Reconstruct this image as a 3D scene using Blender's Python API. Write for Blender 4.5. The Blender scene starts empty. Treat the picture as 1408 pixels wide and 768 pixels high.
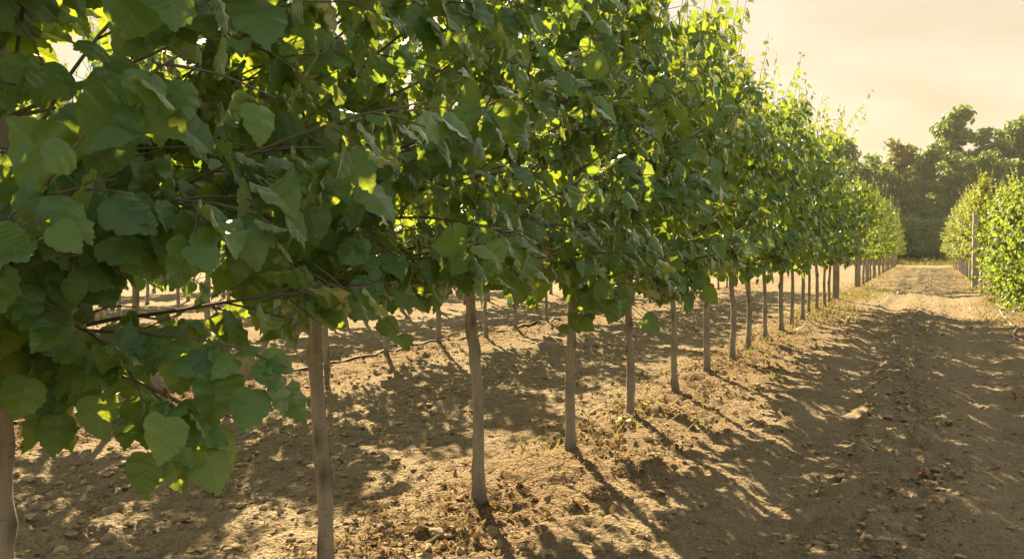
import bpy, math, random
import numpy as np

# ------------------------------------------------------------------ camera, sky, sun, exposure
C = bpy.context.scene
COL = C.collection
R = math.radians
F_PX, VX, VY, CAM_H = 1250.0, 1275.0, 341.0, 1.6          # photo: focal in px, vanishing point of the rows
YAW = math.atan((VX - 704) / F_PX)
PITCH = math.atan((384 - VY) / F_PX)
cam_d = bpy.data.cameras.new('camera')
cam = bpy.data.objects.new('camera', cam_d)
COL.objects.link(cam)
cam_d.sensor_width = 36.0
cam_d.lens = 36.0 * F_PX / 1408.0
cam_d.clip_start, cam_d.clip_end = 0.05, 3000
cam.location = (0, 0, CAM_H)
cam.rotation_euler = (R(90) - PITCH, 0, YAW)
C.camera = cam

SUN_AZ, SUN_EL = R(-37.0), R(30.5)                        # azimuth clockwise from +Y, elevation
w = bpy.data.worlds.new('World'); C.world = w; w.use_nodes = True
nt = w.node_tree; nt.nodes.clear()
out = nt.nodes.new('ShaderNodeOutputWorld'); bg = nt.nodes.new('ShaderNodeBackground')
sky = nt.nodes.new('ShaderNodeTexSky'); sky.sky_type = 'NISHITA'; sky.sun_disc = False
sky.sun_elevation = SUN_EL; sky.sun_rotation = SUN_AZ
sky.air_density = 1.0; sky.dust_density = 7.0; sky.ozone_density = 0.6
tint = nt.nodes.new('ShaderNodeMix'); tint.data_type = 'RGBA'; tint.blend_type = 'MULTIPLY'
tint.inputs[0].default_value = 1.0; tint.inputs[7].default_value = (1.0, 0.92, 0.80, 1)
nt.links.new(sky.outputs[0], tint.inputs[6])
# thin streaky evening cloud
tc = nt.nodes.new('ShaderNodeTexCoord'); mp = nt.nodes.new('ShaderNodeMapping')
mp.inputs['Scale'].default_value = (2.0, 2.0, 11.0)
nz = nt.nodes.new('ShaderNodeTexNoise'); nz.inputs['Scale'].default_value = 1.3; nz.inputs['Detail'].default_value = 5
rp = nt.nodes.new('ShaderNodeMapRange'); rp.inputs[1].default_value = 0.35; rp.inputs[2].default_value = 0.75
rp.inputs[3].default_value = 0.92; rp.inputs[4].default_value = 1.12
nt.links.new(tc.outputs['Generated'], mp.inputs[0]); nt.links.new(mp.outputs[0], nz.inputs['Vector'])
nt.links.new(nz.outputs['Fac'], rp.inputs[0])
cl = nt.nodes.new('ShaderNodeVectorMath'); cl.operation = 'SCALE'
nt.links.new(tint.outputs[2], cl.inputs[0]); nt.links.new(rp.outputs[0], cl.inputs['Scale'])
def vm(op, a, b):
    n_ = nt.nodes.new('ShaderNodeVectorMath'); n_.operation = op
    for k_, q_ in enumerate((a, b)):
        if isinstance(q_, tuple): n_.inputs[k_].default_value = q_
        else: nt.links.new(q_, n_.inputs[k_])
    return n_.outputs[0]
veil = vm('MULTIPLY', cl.outputs[0], (6.0, 6.0, 6.0))       # high thin cloud: lifts the dim sky, caps the glare round the sun
veil = vm('DIVIDE', veil, vm('ADD', vm('DIVIDE', veil, (2.28, 2.12, 1.80)), (1.0, 1.0, 1.0)))
nz2 = nt.nodes.new('ShaderNodeTexNoise'); nz2.inputs['Scale'].default_value = 1.6; nz2.inputs['Detail'].default_value = 6; nz2.inputs['Distortion'].default_value = 0.6
mp2 = nt.nodes.new('ShaderNodeMapping'); mp2.inputs['Scale'].default_value = (1.6, 1.6, 9.0); mp2.inputs['Rotation'].default_value = (0.12, 0.1, 0.3)
nt.links.new(tc.outputs['Generated'], mp2.inputs[0]); nt.links.new(mp2.outputs[0], nz2.inputs['Vector'])
cr = nt.nodes.new('ShaderNodeValToRGB'); nt.links.new(nz2.outputs['Fac'], cr.inputs[0])
cr.color_ramp.elements[0].position = 0.36; cr.color_ramp.elements[0].color = (0.90, 0.85, 0.77, 1)
cr.color_ramp.elements[1].position = 0.64; cr.color_ramp.elements[1].color = (1.06, 1.06, 1.06, 1)
veil = vm('MULTIPLY', veil, cr.outputs[0])
sx_ = nt.nodes.new('ShaderNodeSeparateXYZ'); nt.links.new(tc.outputs['Generated'], sx_.inputs[0])
hz = nt.nodes.new('ShaderNodeValToRGB'); nt.links.new(sx_.outputs[2], hz.inputs[0])      # dusty low air
hz.color_ramp.elements[0].position = 0.05; hz.color_ramp.elements[0].color = (1.0, 0.90, 0.72, 1)
hz.color_ramp.elements[1].position = 0.30; hz.color_ramp.elements[1].color = (1, 1, 1, 1)
veil = vm('MULTIPLY', veil, hz.outputs[0])
nt.links.new(veil, bg.inputs['Color']); bg.inputs['Strength'].default_value = 0.093
nt.links.new(bg.outputs[0], out.inputs['Surface'])

sd = bpy.data.lights.new('sun', 'SUN'); sd.energy = 5.0; sd.angle = R(0.55); sd.color = (1.0, 0.76, 0.43)
sun = bpy.data.objects.new('sun', sd); COL.objects.link(sun)
sun.rotation_euler = (R(90) - SUN_EL, 0, math.pi - SUN_AZ)
sun.location = (-20, 30, 40)

C.view_settings.view_transform = 'Standard'; C.view_settings.look = 'None'
C.view_settings.gamma = 1.0; C.view_settings.use_curve_mapping = False
C.view_settings.exposure = 2.22
cy = C.cycles
cy.use_denoising = True
cy.max_bounces = 10; cy.diffuse_bounces = 5; cy.transmission_bounces = 7; cy.glossy_bounces = 2; cy.volume_bounces = 0
cy.use_adaptive_sampling = True; cy.adaptive_threshold = 0.01
cy.sample_clamp_indirect = 6.0

# ------------------------------------------------------------------ maths helpers
rs = np.random.RandomState
_lat = rs(5).rand(512, 512)
def vnoise(x, y):
    xi, yi = np.floor(x).astype(int), np.floor(y).astype(int)
    fx, fy = x - xi, y - yi
    fx, fy = fx * fx * (3 - 2 * fx), fy * fy * (3 - 2 * fy)
    a, b = _lat[xi % 512, yi % 512], _lat[(xi + 1) % 512, yi % 512]
    c, d = _lat[xi % 512, (yi + 1) % 512], _lat[(xi + 1) % 512, (yi + 1) % 512]
    return (a * (1 - fx) + b * fx) * (1 - fy) + (c * (1 - fx) + d * fx) * fy - 0.5
def fbm(x, y, o=4, g=0.55):
    s, a = 0, 1
    for k in range(o):
        s = s + a * vnoise(x * 2.03 ** k + 17.3 * k, y * 2.03 ** k + 9.1 * k); a *= g
    return s
ROW1, ROW2, ROW3, ROW4, ROWR = -2.46, -6.95, -11.45, -15.95, 1.95
def ground_h(x, y):
    x = np.asarray(x, float); y = np.asarray(y, float)
    near = np.exp(-np.maximum(np.hypot(x, y) - 25, 0) / 25)
    h = 0.05 * fbm(x * 0.45, y * 0.3, 2) * (0.25 + 0.75 * near)
    for r in (ROW1, ROW2, ROW3, ROW4, ROWR):
        h = h + (0.075 + 0.05 * vnoise(x * 1.1, y * 0.9)) * np.exp(-((x - r) / 0.62) ** 2)
    wob = 0.10 * vnoise(y * 0.25, y * 0 + 3)
    for t, wd, dp in ((-0.80, 0.26, 0.075), (0.72, 0.28, 0.065), (-4.15, 0.3, 0.035), (-5.45, 0.3, 0.03)):
        h = h - dp * np.exp(-((x - t - wob) / wd) ** 4) * (0.3 + 0.7 * near)
    rough = 0.45 + 1.1 * np.exp(-((x + 0.12 - wob) / 0.4) ** 2) + 0.8 * np.exp(-((x + 4.8) / 0.75) ** 2) \
        + 0.7 * np.exp(-((x - ROW1) / 0.7) ** 2) + 0.6 * np.exp(-((x - ROW2) / 0.7) ** 2)
    c = np.maximum(fbm(x * 4.2, y * 3.2, 4, 0.62), -0.25)
    pit = np.maximum(fbm(x * 9 + 50, y * 7, 3, 0.6) - 0.16, 0) + 0.6 * np.maximum(fbm(x * 21, y * 17 + 30, 2, 0.6) - 0.15, 0)
    h = h - near * (0.3 + 0.7 * rough) * 0.11 * pit
    h = h + near * rough * (0.050 * c + 0.030 * fbm(x * 15, y * 12, 3, 0.6))
    return h
def gz(x, y): return float(ground_h(np.array([x]), np.array([y]))[0])

cyaw, syaw = math.cos(YAW), math.sin(YAW)
def at_depth(px, py, z):
    """point seen at photo pixel (px, py) at depth z metres"""
    u, v = (px - 704) / F_PX * z, (384 - py) / F_PX * z
    f = z * math.cos(PITCH) + v * math.sin(PITCH)
    up = v * math.cos(PITCH) - z * math.sin(PITCH)
    return np.array([u * cyaw - f * syaw, u * syaw + f * cyaw, CAM_H + up])

def norm(v): return v / (np.linalg.norm(v, axis=-1, keepdims=True) + 1e-9)

# ------------------------------------------------------------------ mesh helpers
class MB:
    """collects quads / tris with a per-vertex float 'rnd' and a uv per vertex"""
    def __init__(s): s.v, s.q, s.t, s.r, s.u, s.n = [], [], [], [], [], 0
    def add(s, v, q=None, t=None, r=0.0, u=None):
        v = np.asarray(v, np.float32).reshape(-1, 3)
        s.v.append(v)
        if q is not None and len(q): s.q.append(np.asarray(q, np.int32) + s.n)
        if t is not None and len(t): s.t.append(np.asarray(t, np.int32) + s.n)
        s.r.append(np.broadcast_to(np.asarray(r, np.float32), (len(v),)))
        s.u.append(np.zeros((len(v), 2), np.float32) if u is None else np.asarray(u, np.float32))
        s.n += len(v)
    def tube(s, pts, rad, sides=6, r=0.0, cap=True):
        p = np.asarray(pts, float); rad = np.broadcast_to(np.asarray(rad, float), (len(p),))
        d = norm(np.gradient(p, axis=0))
        ref = np.array([1.0, 0, 0]) if abs(d[0][0]) < 0.8 else np.array([0, 1.0, 0])
        a = np.zeros_like(p)
        x = ref - d[0] * ref.dot(d[0])
        for i in range(len(p)):
            x = x - d[i] * x.dot(d[i]); x = x / (np.linalg.norm(x) + 1e-9); a[i] = x
        b = np.cross(d, a)
        th = np.arange(sides) * 2 * math.pi / sides
        ring = p[:, None] + rad[:, None, None] * (np.cos(th)[None, :, None] * a[:, None] + np.sin(th)[None, :, None] * b[:, None])
        v = ring.reshape(-1, 3)
        i, j = np.meshgrid(np.arange(len(p) - 1), np.arange(sides), indexing='ij')
        j2 = (j + 1) % sides
        q = np.stack([i * sides + j, i * sides + j2, (i + 1) * sides + j2, (i + 1) * sides + j], -1).reshape(-1, 4)
        t = None
        if cap:
            v = np.vstack([v, p[-1:]]); k = (len(p) - 1) * sides; c = len(v) - 1
            t = [[k + m, k + (m + 1) % sides, c] for m in range(sides)]
        s.add(v, q, t, r)
        return ring
    def mesh(s, name, mat, smooth=True):
        me = bpy.data.meshes.new(name)
        v = np.concatenate(s.v)
        q = np.concatenate(s.q) if s.q else np.zeros((0, 4), np.int32)
        t = np.concatenate(s.t) if s.t else np.zeros((0, 3), np.int32)
        nl = len(q) * 4 + len(t) * 3
        me.vertices.add(len(v)); me.vertices.foreach_set('co', v.ravel())
        me.loops.add(nl); lv = np.concatenate([q.ravel(), t.ravel()]).astype(np.int32)
        me.loops.foreach_set('vertex_index', lv)
        me.polygons.add(len(q) + len(t))
        st = np.concatenate([np.arange(len(q)) * 4, len(q) * 4 + np.arange(len(t)) * 3]).astype(np.int32)
        me.polygons.foreach_set('loop_start', st)
        me.polygons.foreach_set('use_smooth', np.full(len(q) + len(t), smooth))
        at = me.attributes.new('rnd', 'FLOAT', 'POINT'); at.data.foreach_set('value', np.concatenate(s.r).astype(np.float32))
        uv = me.uv_layers.new(name='UVMap'); uv.data.foreach_set('uv', np.concatenate(s.u)[lv].ravel())
        me.update(calc_edges=True)
        me.materials.append(mat)
        return me

def link(name, data, parent=None, loc=(0, 0, 0), rz=0.0):
    o = bpy.data.objects.new(name, data); COL.objects.link(o)
    o.location = loc; o.rotation_euler = (0, 0, rz)
    if parent: o.parent = parent
    return o
def tag(o, label=None, cat=None, group=None, kind=None):
    if label: o['label'] = label
    if cat: o['category'] = cat
    if group: o['group'] = group
    if kind: o['kind'] = kind
    return o

# ------------------------------------------------------------------ materials
def new_mat(name):
    m = bpy.data.materials.new(name); m.use_nodes = True; m.node_tree.nodes.clear()
    return m, m.node_tree
class NT:
    def __init__(s, t): s.t = t
    def n(s, typ, **kw):
        nd = s.t.nodes.new(typ)
        for k, v in kw.items(): setattr(nd, k, v)
        return nd
    def l(s, a, b): s.t.links.new(a, b)
    def val(s, sock, x):
        if hasattr(x, 'links') or isinstance(x, bpy.types.NodeSocket): s.l(x, sock)
        else: sock.default_value = x
    def math(s, op, a, b=0.0, clamp=False):
        nd = s.n('ShaderNodeMath', operation=op, use_clamp=clamp)
        s.val(nd.inputs[0], a); s.val(nd.inputs[1], b); return nd.outputs[0]
    def noise(s, vec, scale, detail=3, rough=0.55):
        nd = s.n('ShaderNodeTexNoise'); s.l(vec, nd.inputs['Vector'])
        nd.inputs['Scale'].default_value = scale; nd.inputs['Detail'].default_value = detail; nd.inputs['Roughness'].default_value = rough
        return nd.outputs['Fac']
    def ramp(s, fac, stops):
        nd = s.n('ShaderNodeValToRGB'); s.l(fac, nd.inputs[0]); e = nd.color_ramp.elements
        while len(e) < len(stops): e.new(0.5)
        for k, (p, c) in enumerate(stops): e[k].position = p; e[k].color = (*c, 1) if len(c) == 3 else c
        return nd.outputs[0]
    def mix(s, fac, a, b, mode='MIX'):
        nd = s.n('ShaderNodeMix', data_type='RGBA', blend_type=mode)
        s.val(nd.inputs[0], fac); s.val(nd.inputs[6], a); s.val(nd.inputs[7], b); return nd.outputs[2]
    def mapping(s, vec, scale):
        nd = s.n('ShaderNodeMapping'); s.l(vec, nd.inputs[0]); nd.inputs['Scale'].default_value = scale; return nd.outputs[0]
    def rng(s, x, a, b, c, d):
        nd = s.n('ShaderNodeMapRange'); s.l(x, nd.inputs[0])
        for k, q in enumerate((a, b, c, d)): nd.inputs[k + 1].default_value = q
        return nd.outputs[0]
    def bump(s, h, strength, dist):
        nd = s.n('ShaderNodeBump'); s.l(h, nd.inputs['Height'])
        nd.inputs['Strength'].default_value = strength; nd.inputs['Distance'].default_value = dist; return nd.outputs[0]

def leaf_mat(name, dark, mid, yellow, trans, tfac=0.42, veins=True, gloss=0.5, under=(0.10, 0.13, 0.055)):
    m, t = new_mat(name); N = NT(t)
    at = N.n('ShaderNodeAttribute', attribute_name='rnd').outputs['Fac']
    col = N.ramp(at, [(0.0, dark), (0.55, mid), (0.93, mid), (1.0, yellow)])
    geo = N.n('ShaderNodeNewGeometry')
    nrm = None
    if veins:
        uv = N.n('ShaderNodeTexCoord').outputs['UV']
        sp = N.n('ShaderNodeSeparateXYZ'); N.l(uv, sp.inputs[0])
        ax = N.math('ABSOLUTE', N.math('SUBTRACT', sp.outputs[0], 0.5))
        mid_v = N.rng(ax, 0.0, 0.028, 1.0, 0.0)
        k = N.math('MULTIPLY', N.math('SUBTRACT', sp.outputs[1], N.math('MULTIPLY', ax, 0.7)), 6.3)
        fr = N.math('ABSOLUTE', N.math('SUBTRACT', N.math('FRACT', k), 0.5))
        side = N.rng(fr, 0.0, 0.13, 1.0, 0.0)
        vein = N.math('MAXIMUM', mid_v, side, True)
        fine = N.noise(uv, 26, 2)
        hgt = N.math('ADD', N.math('MULTIPLY', fr, 1.0), N.math('MULTIPLY', fine, 0.35))
        nrm = N.bump(hgt, 0.25, 0.006)
        col = N.mix(N.math('MULTIPLY', vein, 0.22), col, (0.12, 0.17, 0.06, 1))
        blot = N.noise(uv, 5.0, 3)
        col = N.mix(N.rng(blot, 0.35, 0.75, 0.0, 0.35), col, (dark[0] * 1.4, dark[1] * 1.1, dark[2], 1))
        spot = N.noise(N.n('ShaderNodeTexCoord').outputs['Object'], 22, 2)
        col = N.mix(N.rng(spot, 0.70, 0.76, 0.0, 0.8), col, (0.11, 0.075, 0.03, 1))
        tcol = N.mix(N.math('MULTIPLY', vein, 0.3), (*trans, 1), (trans[0] * 0.55, trans[1] * 0.6, trans[2] * 0.5, 1))
    else:
        tcol = N.mix(0.0, (*trans, 1), (*trans, 1))
    tcol = N.mix(N.rng(at, 0.0, 1.0, 0.0, 1.0), N.mix(1.0, tcol, (0.62, 0.85, 0.7, 1), 'MULTIPLY'), tcol)
    colb = N.mix(geo.outputs['Backfacing'], col, N.mix(0.55, col, (*under, 1)))
    df = N.n('ShaderNodeBsdfDiffuse'); N.l(colb, df.inputs['Color'])
    tr = N.n('ShaderNodeBsdfTranslucent'); N.l(tcol, tr.inputs['Color'])
    gl = N.n('ShaderNodeBsdfGlossy'); gl.inputs['Roughness'].default_value = 0.42
    gl.inputs['Color'].default_value = (0.9, 0.95, 1.0, 1)
    if nrm is not None:
        for b in (df, gl, tr): N.l(nrm, b.inputs['Normal'])
    mx = N.n('ShaderNodeMixShader'); mx.inputs[0].default_value = tfac; N.l(df.outputs[0], mx.inputs[1]); N.l(tr.outputs[0], mx.inputs[2])
    fre = N.n('ShaderNodeFresnel'); fre.inputs['IOR'].default_value = 1.42
    gf = N.math('MULTIPLY', fre.outputs[0], N.math('ADD', N.math('MULTIPLY', geo.outputs['Backfacing'], -0.7 * gloss), gloss))
    mg = N.n('ShaderNodeMixShader'); N.l(gf, mg.inputs[0]); N.l(mx.outputs[0], mg.inputs[1]); N.l(gl.outputs[0], mg.inputs[2])
    o = N.n('ShaderNodeOutputMaterial'); N.l(mg.outputs[0], o.inputs['Surface'])
    return m

M = {}
M['linden_leaf'] = leaf_mat('linden_leaf', (0.040, 0.122, 0.042), (0.086, 0.215, 0.056), (0.18, 0.24, 0.03), (0.43, 0.49, 0.045), 0.41, True, 1.0)
M['linden_leaf_far'] = leaf_mat('linden_leaf_far', (0.040, 0.122, 0.040), (0.086, 0.212, 0.052), (0.18, 0.24, 0.03), (0.43, 0.49, 0.045), 0.42, False, 0.9)
M['olive_leaf'] = leaf_mat('olive_leaf', (0.06, 0.09, 0.018), (0.12, 0.145, 0.025), (0.22, 0.19, 0.03), (0.46, 0.48, 0.05), 0.45, False, 0.22)
M['block_leaf'] = leaf_mat('block_leaf', (0.05, 0.10, 0.026), (0.095, 0.155, 0.036), (0.19, 0.18, 0.03), (0.36, 0.42, 0.05), 0.40, False, 0.25)
M['bush_leaf'] = leaf_mat('bush_leaf', (0.045, 0.085, 0.018), (0.09, 0.135, 0.025), (0.2, 0.17, 0.03), (0.40, 0.48, 0.045), 0.42, False, 0.22)
M['wood_leaf'] = leaf_mat('wood_leaf', (0.028, 0.082, 0.028), (0.055, 0.130, 0.036), (0.13, 0.16, 0.03), (0.34, 0.42, 0.06), 0.45, False, 0.3)
M['wood_leaf_olive'] = leaf_mat('wood_leaf_olive', (0.04, 0.085, 0.02), (0.08, 0.135, 0.028), (0.16, 0.17, 0.03), (0.28, 0.32, 0.04), 0.35, False, 0.3)
M['wood_leaf_gold'] = leaf_mat('wood_leaf_gold', (0.085, 0.085, 0.025), (0.14, 0.125, 0.035), (0.2, 0.15, 0.04), (0.34, 0.30, 0.05), 0.35, False, 0.3)
M['shrub_leaf'] = leaf_mat('shrub_leaf', (0.06, 0.12, 0.045), (0.11, 0.18, 0.07), (0.18, 0.2, 0.05), (0.26, 0.34, 0.08), 0.38, False, 0.25)
M['weed_leaf'] = leaf_mat('weed_leaf', (0.06, 0.09, 0.02), (0.10, 0.13, 0.025), (0.24, 0.19, 0.025), (0.4, 0.4, 0.05), 0.4, False, 0.3)

def bark_mat(name, base, dark, light, scale=1.0):
    m, t = new_mat(name); N = NT(t)
    ob = N.n('ShaderNodeTexCoord').outputs['Object']
    big = N.noise(ob, 3.0 * scale, 4)
    fine = N.noise(N.mapping(ob, (60 * scale, 60 * scale, 9 * scale)), 1.0, 4, 0.65)
    lent = N.noise(N.mapping(ob, (22 * scale, 22 * scale, 120 * scale)), 1.0, 2)
    lent = N.rng(lent, 0.62, 0.72, 0.0, 1.0)
    col = N.ramp(big, [(0.3, dark), (0.52, base), (0.75, light)])
    col = N.mix(N.rng(fine, 0.3, 0.7, 0.45, 0.0), col, (*[c * 0.55 for c in dark], 1))
    col = N.mix(N.math('MULTIPLY', lent, 0.6), col, (*[c * 0.4 for c in dark], 1))
    at = N.n('ShaderNodeAttribute', attribute_name='rnd').outputs['Fac']     # pruning scars and soil-stained foot
    col = N.mix(at, col, (0.045, 0.03, 0.02, 1))
    p = N.n('ShaderNodeBsdfPrincipled'); N.l(col, p.inputs['Base Color']); p.inputs['Roughness'].default_value = 0.85
    h = N.math('ADD', fine, N.math('MULTIPLY', lent, -0.5))
    N.l(N.bump(h, 0.6, 0.006), p.inputs['Normal'])
    o = N.n('ShaderNodeOutputMaterial'); N.l(p.outputs[0], o.inputs['Surface'])
    return m
M['bark'] = bark_mat('bark', (0.32, 0.30, 0.255), (0.22, 0.205, 0.17), (0.42, 0.39, 0.34))
M['bark_dark'] = bark_mat('bark_dark', (0.12, 0.09, 0.065), (0.08, 0.06, 0.04), (0.17, 0.13, 0.09), 0.4)
M['post_wood'] = bark_mat('post_wood', (0.33, 0.30, 0.25), (0.22, 0.19, 0.155), (0.42, 0.385, 0.33), 0.6)

def soil_mat():
    m, t = new_mat('soil'); N = NT(t)
    pos = N.n('ShaderNodeTexCoord').outputs['Object']
    a = N.noise(N.mapping(pos, (1, 0.6, 1)), 0.7, 5, 0.6)
    b = N.noise(pos, 7, 5, 0.65)
    c = N.noise(pos, 55, 4, 0.7)
    col = N.ramp(a, [(0.25, (0.30, 0.25, 0.172)), (0.5, (0.385, 0.32, 0.215)), (0.75, (0.47, 0.39, 0.26))])
    col = N.mix(N.rng(b, 0.3, 0.65, 0.6, 0.0), col, (0.24, 0.185, 0.11, 1))
    col = N.mix(N.rng(c, 0.36, 0.56, 0.75, 0.0), col, (0.19, 0.142, 0.085, 1))
    col = N.mix(N.rng(c, 0.62, 0.75, 0.0, 0.35), col, (0.5, 0.38, 0.23, 1))
    vo = N.n('ShaderNodeTexVoronoi'); N.l(pos, vo.inputs['Vector']); vo.inputs['Scale'].default_value = 38
    # rows: browner, mixed with leaf mould
    at = N.n('ShaderNodeAttribute', attribute_name='rnd').outputs['Fac']
    mould = N.ramp(N.noise(pos, 90, 3, 0.7), [(0.3, (0.09, 0.052, 0.028)), (0.5, (0.22, 0.14, 0.07)), (0.7, (0.40, 0.27, 0.13))])
    col = N.mix(N.math('MULTIPLY', at, N.rng(b, 0.35, 0.6, 0.2, 0.9)), col, mould)
    p = N.n('ShaderNodeBsdfPrincipled'); N.l(col, p.inputs['Base Color']); p.inputs['Roughness'].default_value = 0.95
    p.inputs['Specular IOR Level'].default_value = 0.15
    h = N.math('ADD', N.math('ADD', N.math('MULTIPLY', b, 1.6), c), N.math('MULTIPLY', vo.outputs['Distance'], 0.9))
    N.l(N.bump(h, 1.0, 0.045), p.inputs['Normal'])
    o = N.n('ShaderNodeOutputMaterial'); N.l(p.outputs[0], o.inputs['Surface'])
    return m
M['soil'] = soil_mat()

def ramp_mat(name, stops, rough=0.9, trans=0.0, nscale=30):
    m, t = new_mat(name); N = NT(t)
    at = N.n('ShaderNodeAttribute', attribute_name='rnd').outputs['Fac']
    pos = N.n('ShaderNodeTexCoord').outputs['Object']
    c = N.noise(pos, nscale, 4, 0.65)
    col = N.mix(N.rng(c, 0.3, 0.7, 0.5, 0.0), N.ramp(at, stops), (0.05, 0.035, 0.02, 1))
    p = N.n('ShaderNodeBsdfPrincipled'); N.l(col, p.inputs['Base Color']); p.inputs['Roughness'].default_value = rough
    p.inputs['Specular IOR Level'].default_value = 0.25
    N.l(N.bump(c, 0.7, 0.01), p.inputs['Normal'])
    o = N.n('ShaderNodeOutputMaterial')
    if trans:
        tr = N.n('ShaderNodeBsdfTranslucent'); N.l(col, tr.inputs['Color'])
        mx = N.n('ShaderNodeMixShader'); mx.inputs[0].default_value = trans
        N.l(p.outputs[0], mx.inputs[1]); N.l(tr.outputs[0], mx.inputs[2]); N.l(mx.outputs[0], o.inputs['Surface'])
    else: N.l(p.outputs[0], o.inputs['Surface'])
    return m
M['clod'] = ramp_mat('clod', [(0, (0.24, 0.185, 0.115)), (0.6, (0.36, 0.285, 0.18)), (1, (0.46, 0.37, 0.24))])
M['stone'] = ramp_mat('stone', [(0, (0.19, 0.14, 0.085)), (1, (0.46, 0.38, 0.27))])
M['litter'] = ramp_mat('litter', [(0, (0.11, 0.075, 0.04)), (0.4, (0.25, 0.17, 0.085)), (0.75, (0.40, 0.29, 0.14)), (0.93, (0.48, 0.37, 0.18)), (1, (0.45, 0.24, 0.07))], 0.8, 0.25, 60)
M['straw'] = ramp_mat('straw', [(0, (0.2, 0.13, 0.07)), (1, (0.46, 0.34, 0.19))], 0.8, 0.0, 60)
M['dead_leaf'] = ramp_mat('dead_leaf', [(0, (0.28, 0.10, 0.035)), (0.5, (0.42, 0.24, 0.09)), (1, (0.55, 0.40, 0.07))], 0.7, 0.25, 25)
M['hose'] = ramp_mat('hose', [(0, (0.02, 0.018, 0.016)), (1, (0.045, 0.04, 0.035))], 0.7, 0, 8)
M['hose_pale'] = ramp_mat('hose_pale', [(0, (0.25, 0.22, 0.18)), (1, (0.34, 0.3, 0.25))], 0.5, 0, 8)
M['dry_grass'] = leaf_mat('dry_grass', (0.12, 0.11, 0.04), (0.2, 0.17, 0.06), (0.3, 0.22, 0.08), (0.35, 0.3, 0.08), 0.35, False, 0.2)

# ------------------------------------------------------------------ the ground
def axis(segs):
    a = [segs[0][0]]
    for s0, s1, n, p in segs:
        u = np.linspace(0, 1, n + 1)[1:]
        a += list(s0 + (s1 - s0) * (u ** p))
    return np.array(a)
GX = axis([(-330, -30, 14, 0.5), (-30, -9, 70, 0.8), (-9, 2.6, 330, 1), (2.6, 12, 60, 1.4), (12, 330, 16, 2)])
ys = [0.5]
while ys[-1] < 110: ys.append(ys[-1] + max(0.032, 0.0085 * ys[-1]))
GY = np.concatenate([np.linspace(-300, -8, 12), np.linspace(-5, 0.2, 20), np.array(ys), np.linspace(120, 335, 18)])
XX, YY = np.meshgrid(GX, GY, indexing='ij')
HH = ground_h(XX, YY)
nx, ny = XX.shape
ii, jj = np.meshgrid(np.arange(nx - 1), np.arange(ny - 1), indexing='ij')
qq = np.stack([ii * ny + jj, (ii + 1) * ny + jj, (ii + 1) * ny + jj + 1, ii * ny + jj + 1], -1).reshape(-1, 4)
mould = np.zeros_like(XX)
for r in (ROW1 + 0.15, ROW2, ROW3, ROW4, ROWR):
    mould = np.maximum(mould, np.exp(-((XX - r) / 0.8) ** 2))
mould = np.clip(mould + 0.5 * fbm(XX * 1.3, YY * 0.8, 3) * (mould > 0.05), 0, 1)
mb = MB(); mb.add(np.stack([XX, YY, HH], -1), qq, r=mould.ravel())
tag(link('ground', mb.mesh('ground', M['soil'])), kind='structure')

# ------------------------------------------------------------------ leaves
def leaf_template(rows, cols, fold, curl, droop, ripple, serr=0.018, width=1.0, petiole=True, tipy=1.08, skew=0.0):
    hx = np.array([0.0, .17, .33, .45, .50, .48, .40, .28, .13, .04, 0.0]) * width
    hy = np.array([0.0, -.07, -.06, .06, .24, .42, .60, .77, .91, 1.0, tipy])
    s = np.linspace(0, 1, len(hx)); u = np.linspace(0, 1, rows + 1)
    ox, oy = np.interp(u, s, hx), np.interp(u, s, hy)
    if serr:
        sg = np.where(np.arange(rows + 1) % 2 == 0, 1, -1) * serr
        sg[0] = sg[-1] = 0
        ox, oy = np.maximum(ox + sg, 0), oy + sg * 0.3
    my = np.clip(np.interp(u, [0, .12, .3, 1], [0, 0.02, 0.18, tipy]), 0, tipy)
    V, Q, U = [], [], []
    for side in (1, -1):
        k0 = len(V)
        for i in range(rows + 1):
            for c in range(cols + 1):
                f = c / cols
                x = ox[i] * f; y = my[i] * (1 - f) + oy[i] * f
                z = fold * x - curl * x * x * 2 - droop * y * y + ripple * math.sin(y * 17 + side) * x
                V.append((side * x, y, z)); U.append((side * x + 0.5, y))
        for i in range(rows):
            for c in range(cols):
                a = k0 + i * (cols + 1) + c; b = a + 1; d = a + cols + 1; e = d + 1
                Q.append((a, b, e, d) if side > 0 else (a, d, e, b))
    V, U = np.array(V, float), np.array(U, float)
    V[:, 0] += skew * V[:, 1] ** 2 * (1.4 - V[:, 1])
    if petiole:
        k = len(V)
        P = np.array([(-.009, 0.03, 0.004), (.009, 0.03, 0.004), (.009, -.2, 0.03), (-.009, -.2, 0.03), (.008, -.4, .1), (-.008, -.4, .1)])
        V = np.vstack([V, P]); U = np.vstack([U, np.full((6, 2), 0.5)])
        Q += [(k, k + 3, k + 2, k + 1), (k + 3, k + 5, k + 4, k + 2)]
        V[:, 1] += 0.4; V[:, 2] -= 0.1
    return V, np.array(Q), U
T_HI = [leaf_template(18, 2, 0.18, 0.25, 0.16, 0.10), leaf_template(18, 2, -0.10, 0.1, 0.30, 0.12),
        leaf_template(18, 2, 0.42, 0.2, 0.05, 0.08), leaf_template(18, 2, 0.05, 0.55, 0.22, 0.14),
        leaf_template(18, 2, 0.25, -0.2, 0.34, 0.2, width=1.12, skew=.22), leaf_template(18, 2, -0.05, 0.3, -0.1, 0.16, 0.026, width=.86, skew=-.2, tipy=1.18)]
T_MID = [leaf_template(7, 1, 0.2, 0.1, 0.2, 0.06, 0), leaf_template(7, 1, -0.12, 0.1, 0.28, 0.08, 0), leaf_template(7, 1, 0.4, 0.1, 0.1, 0.05, 0)]
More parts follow.
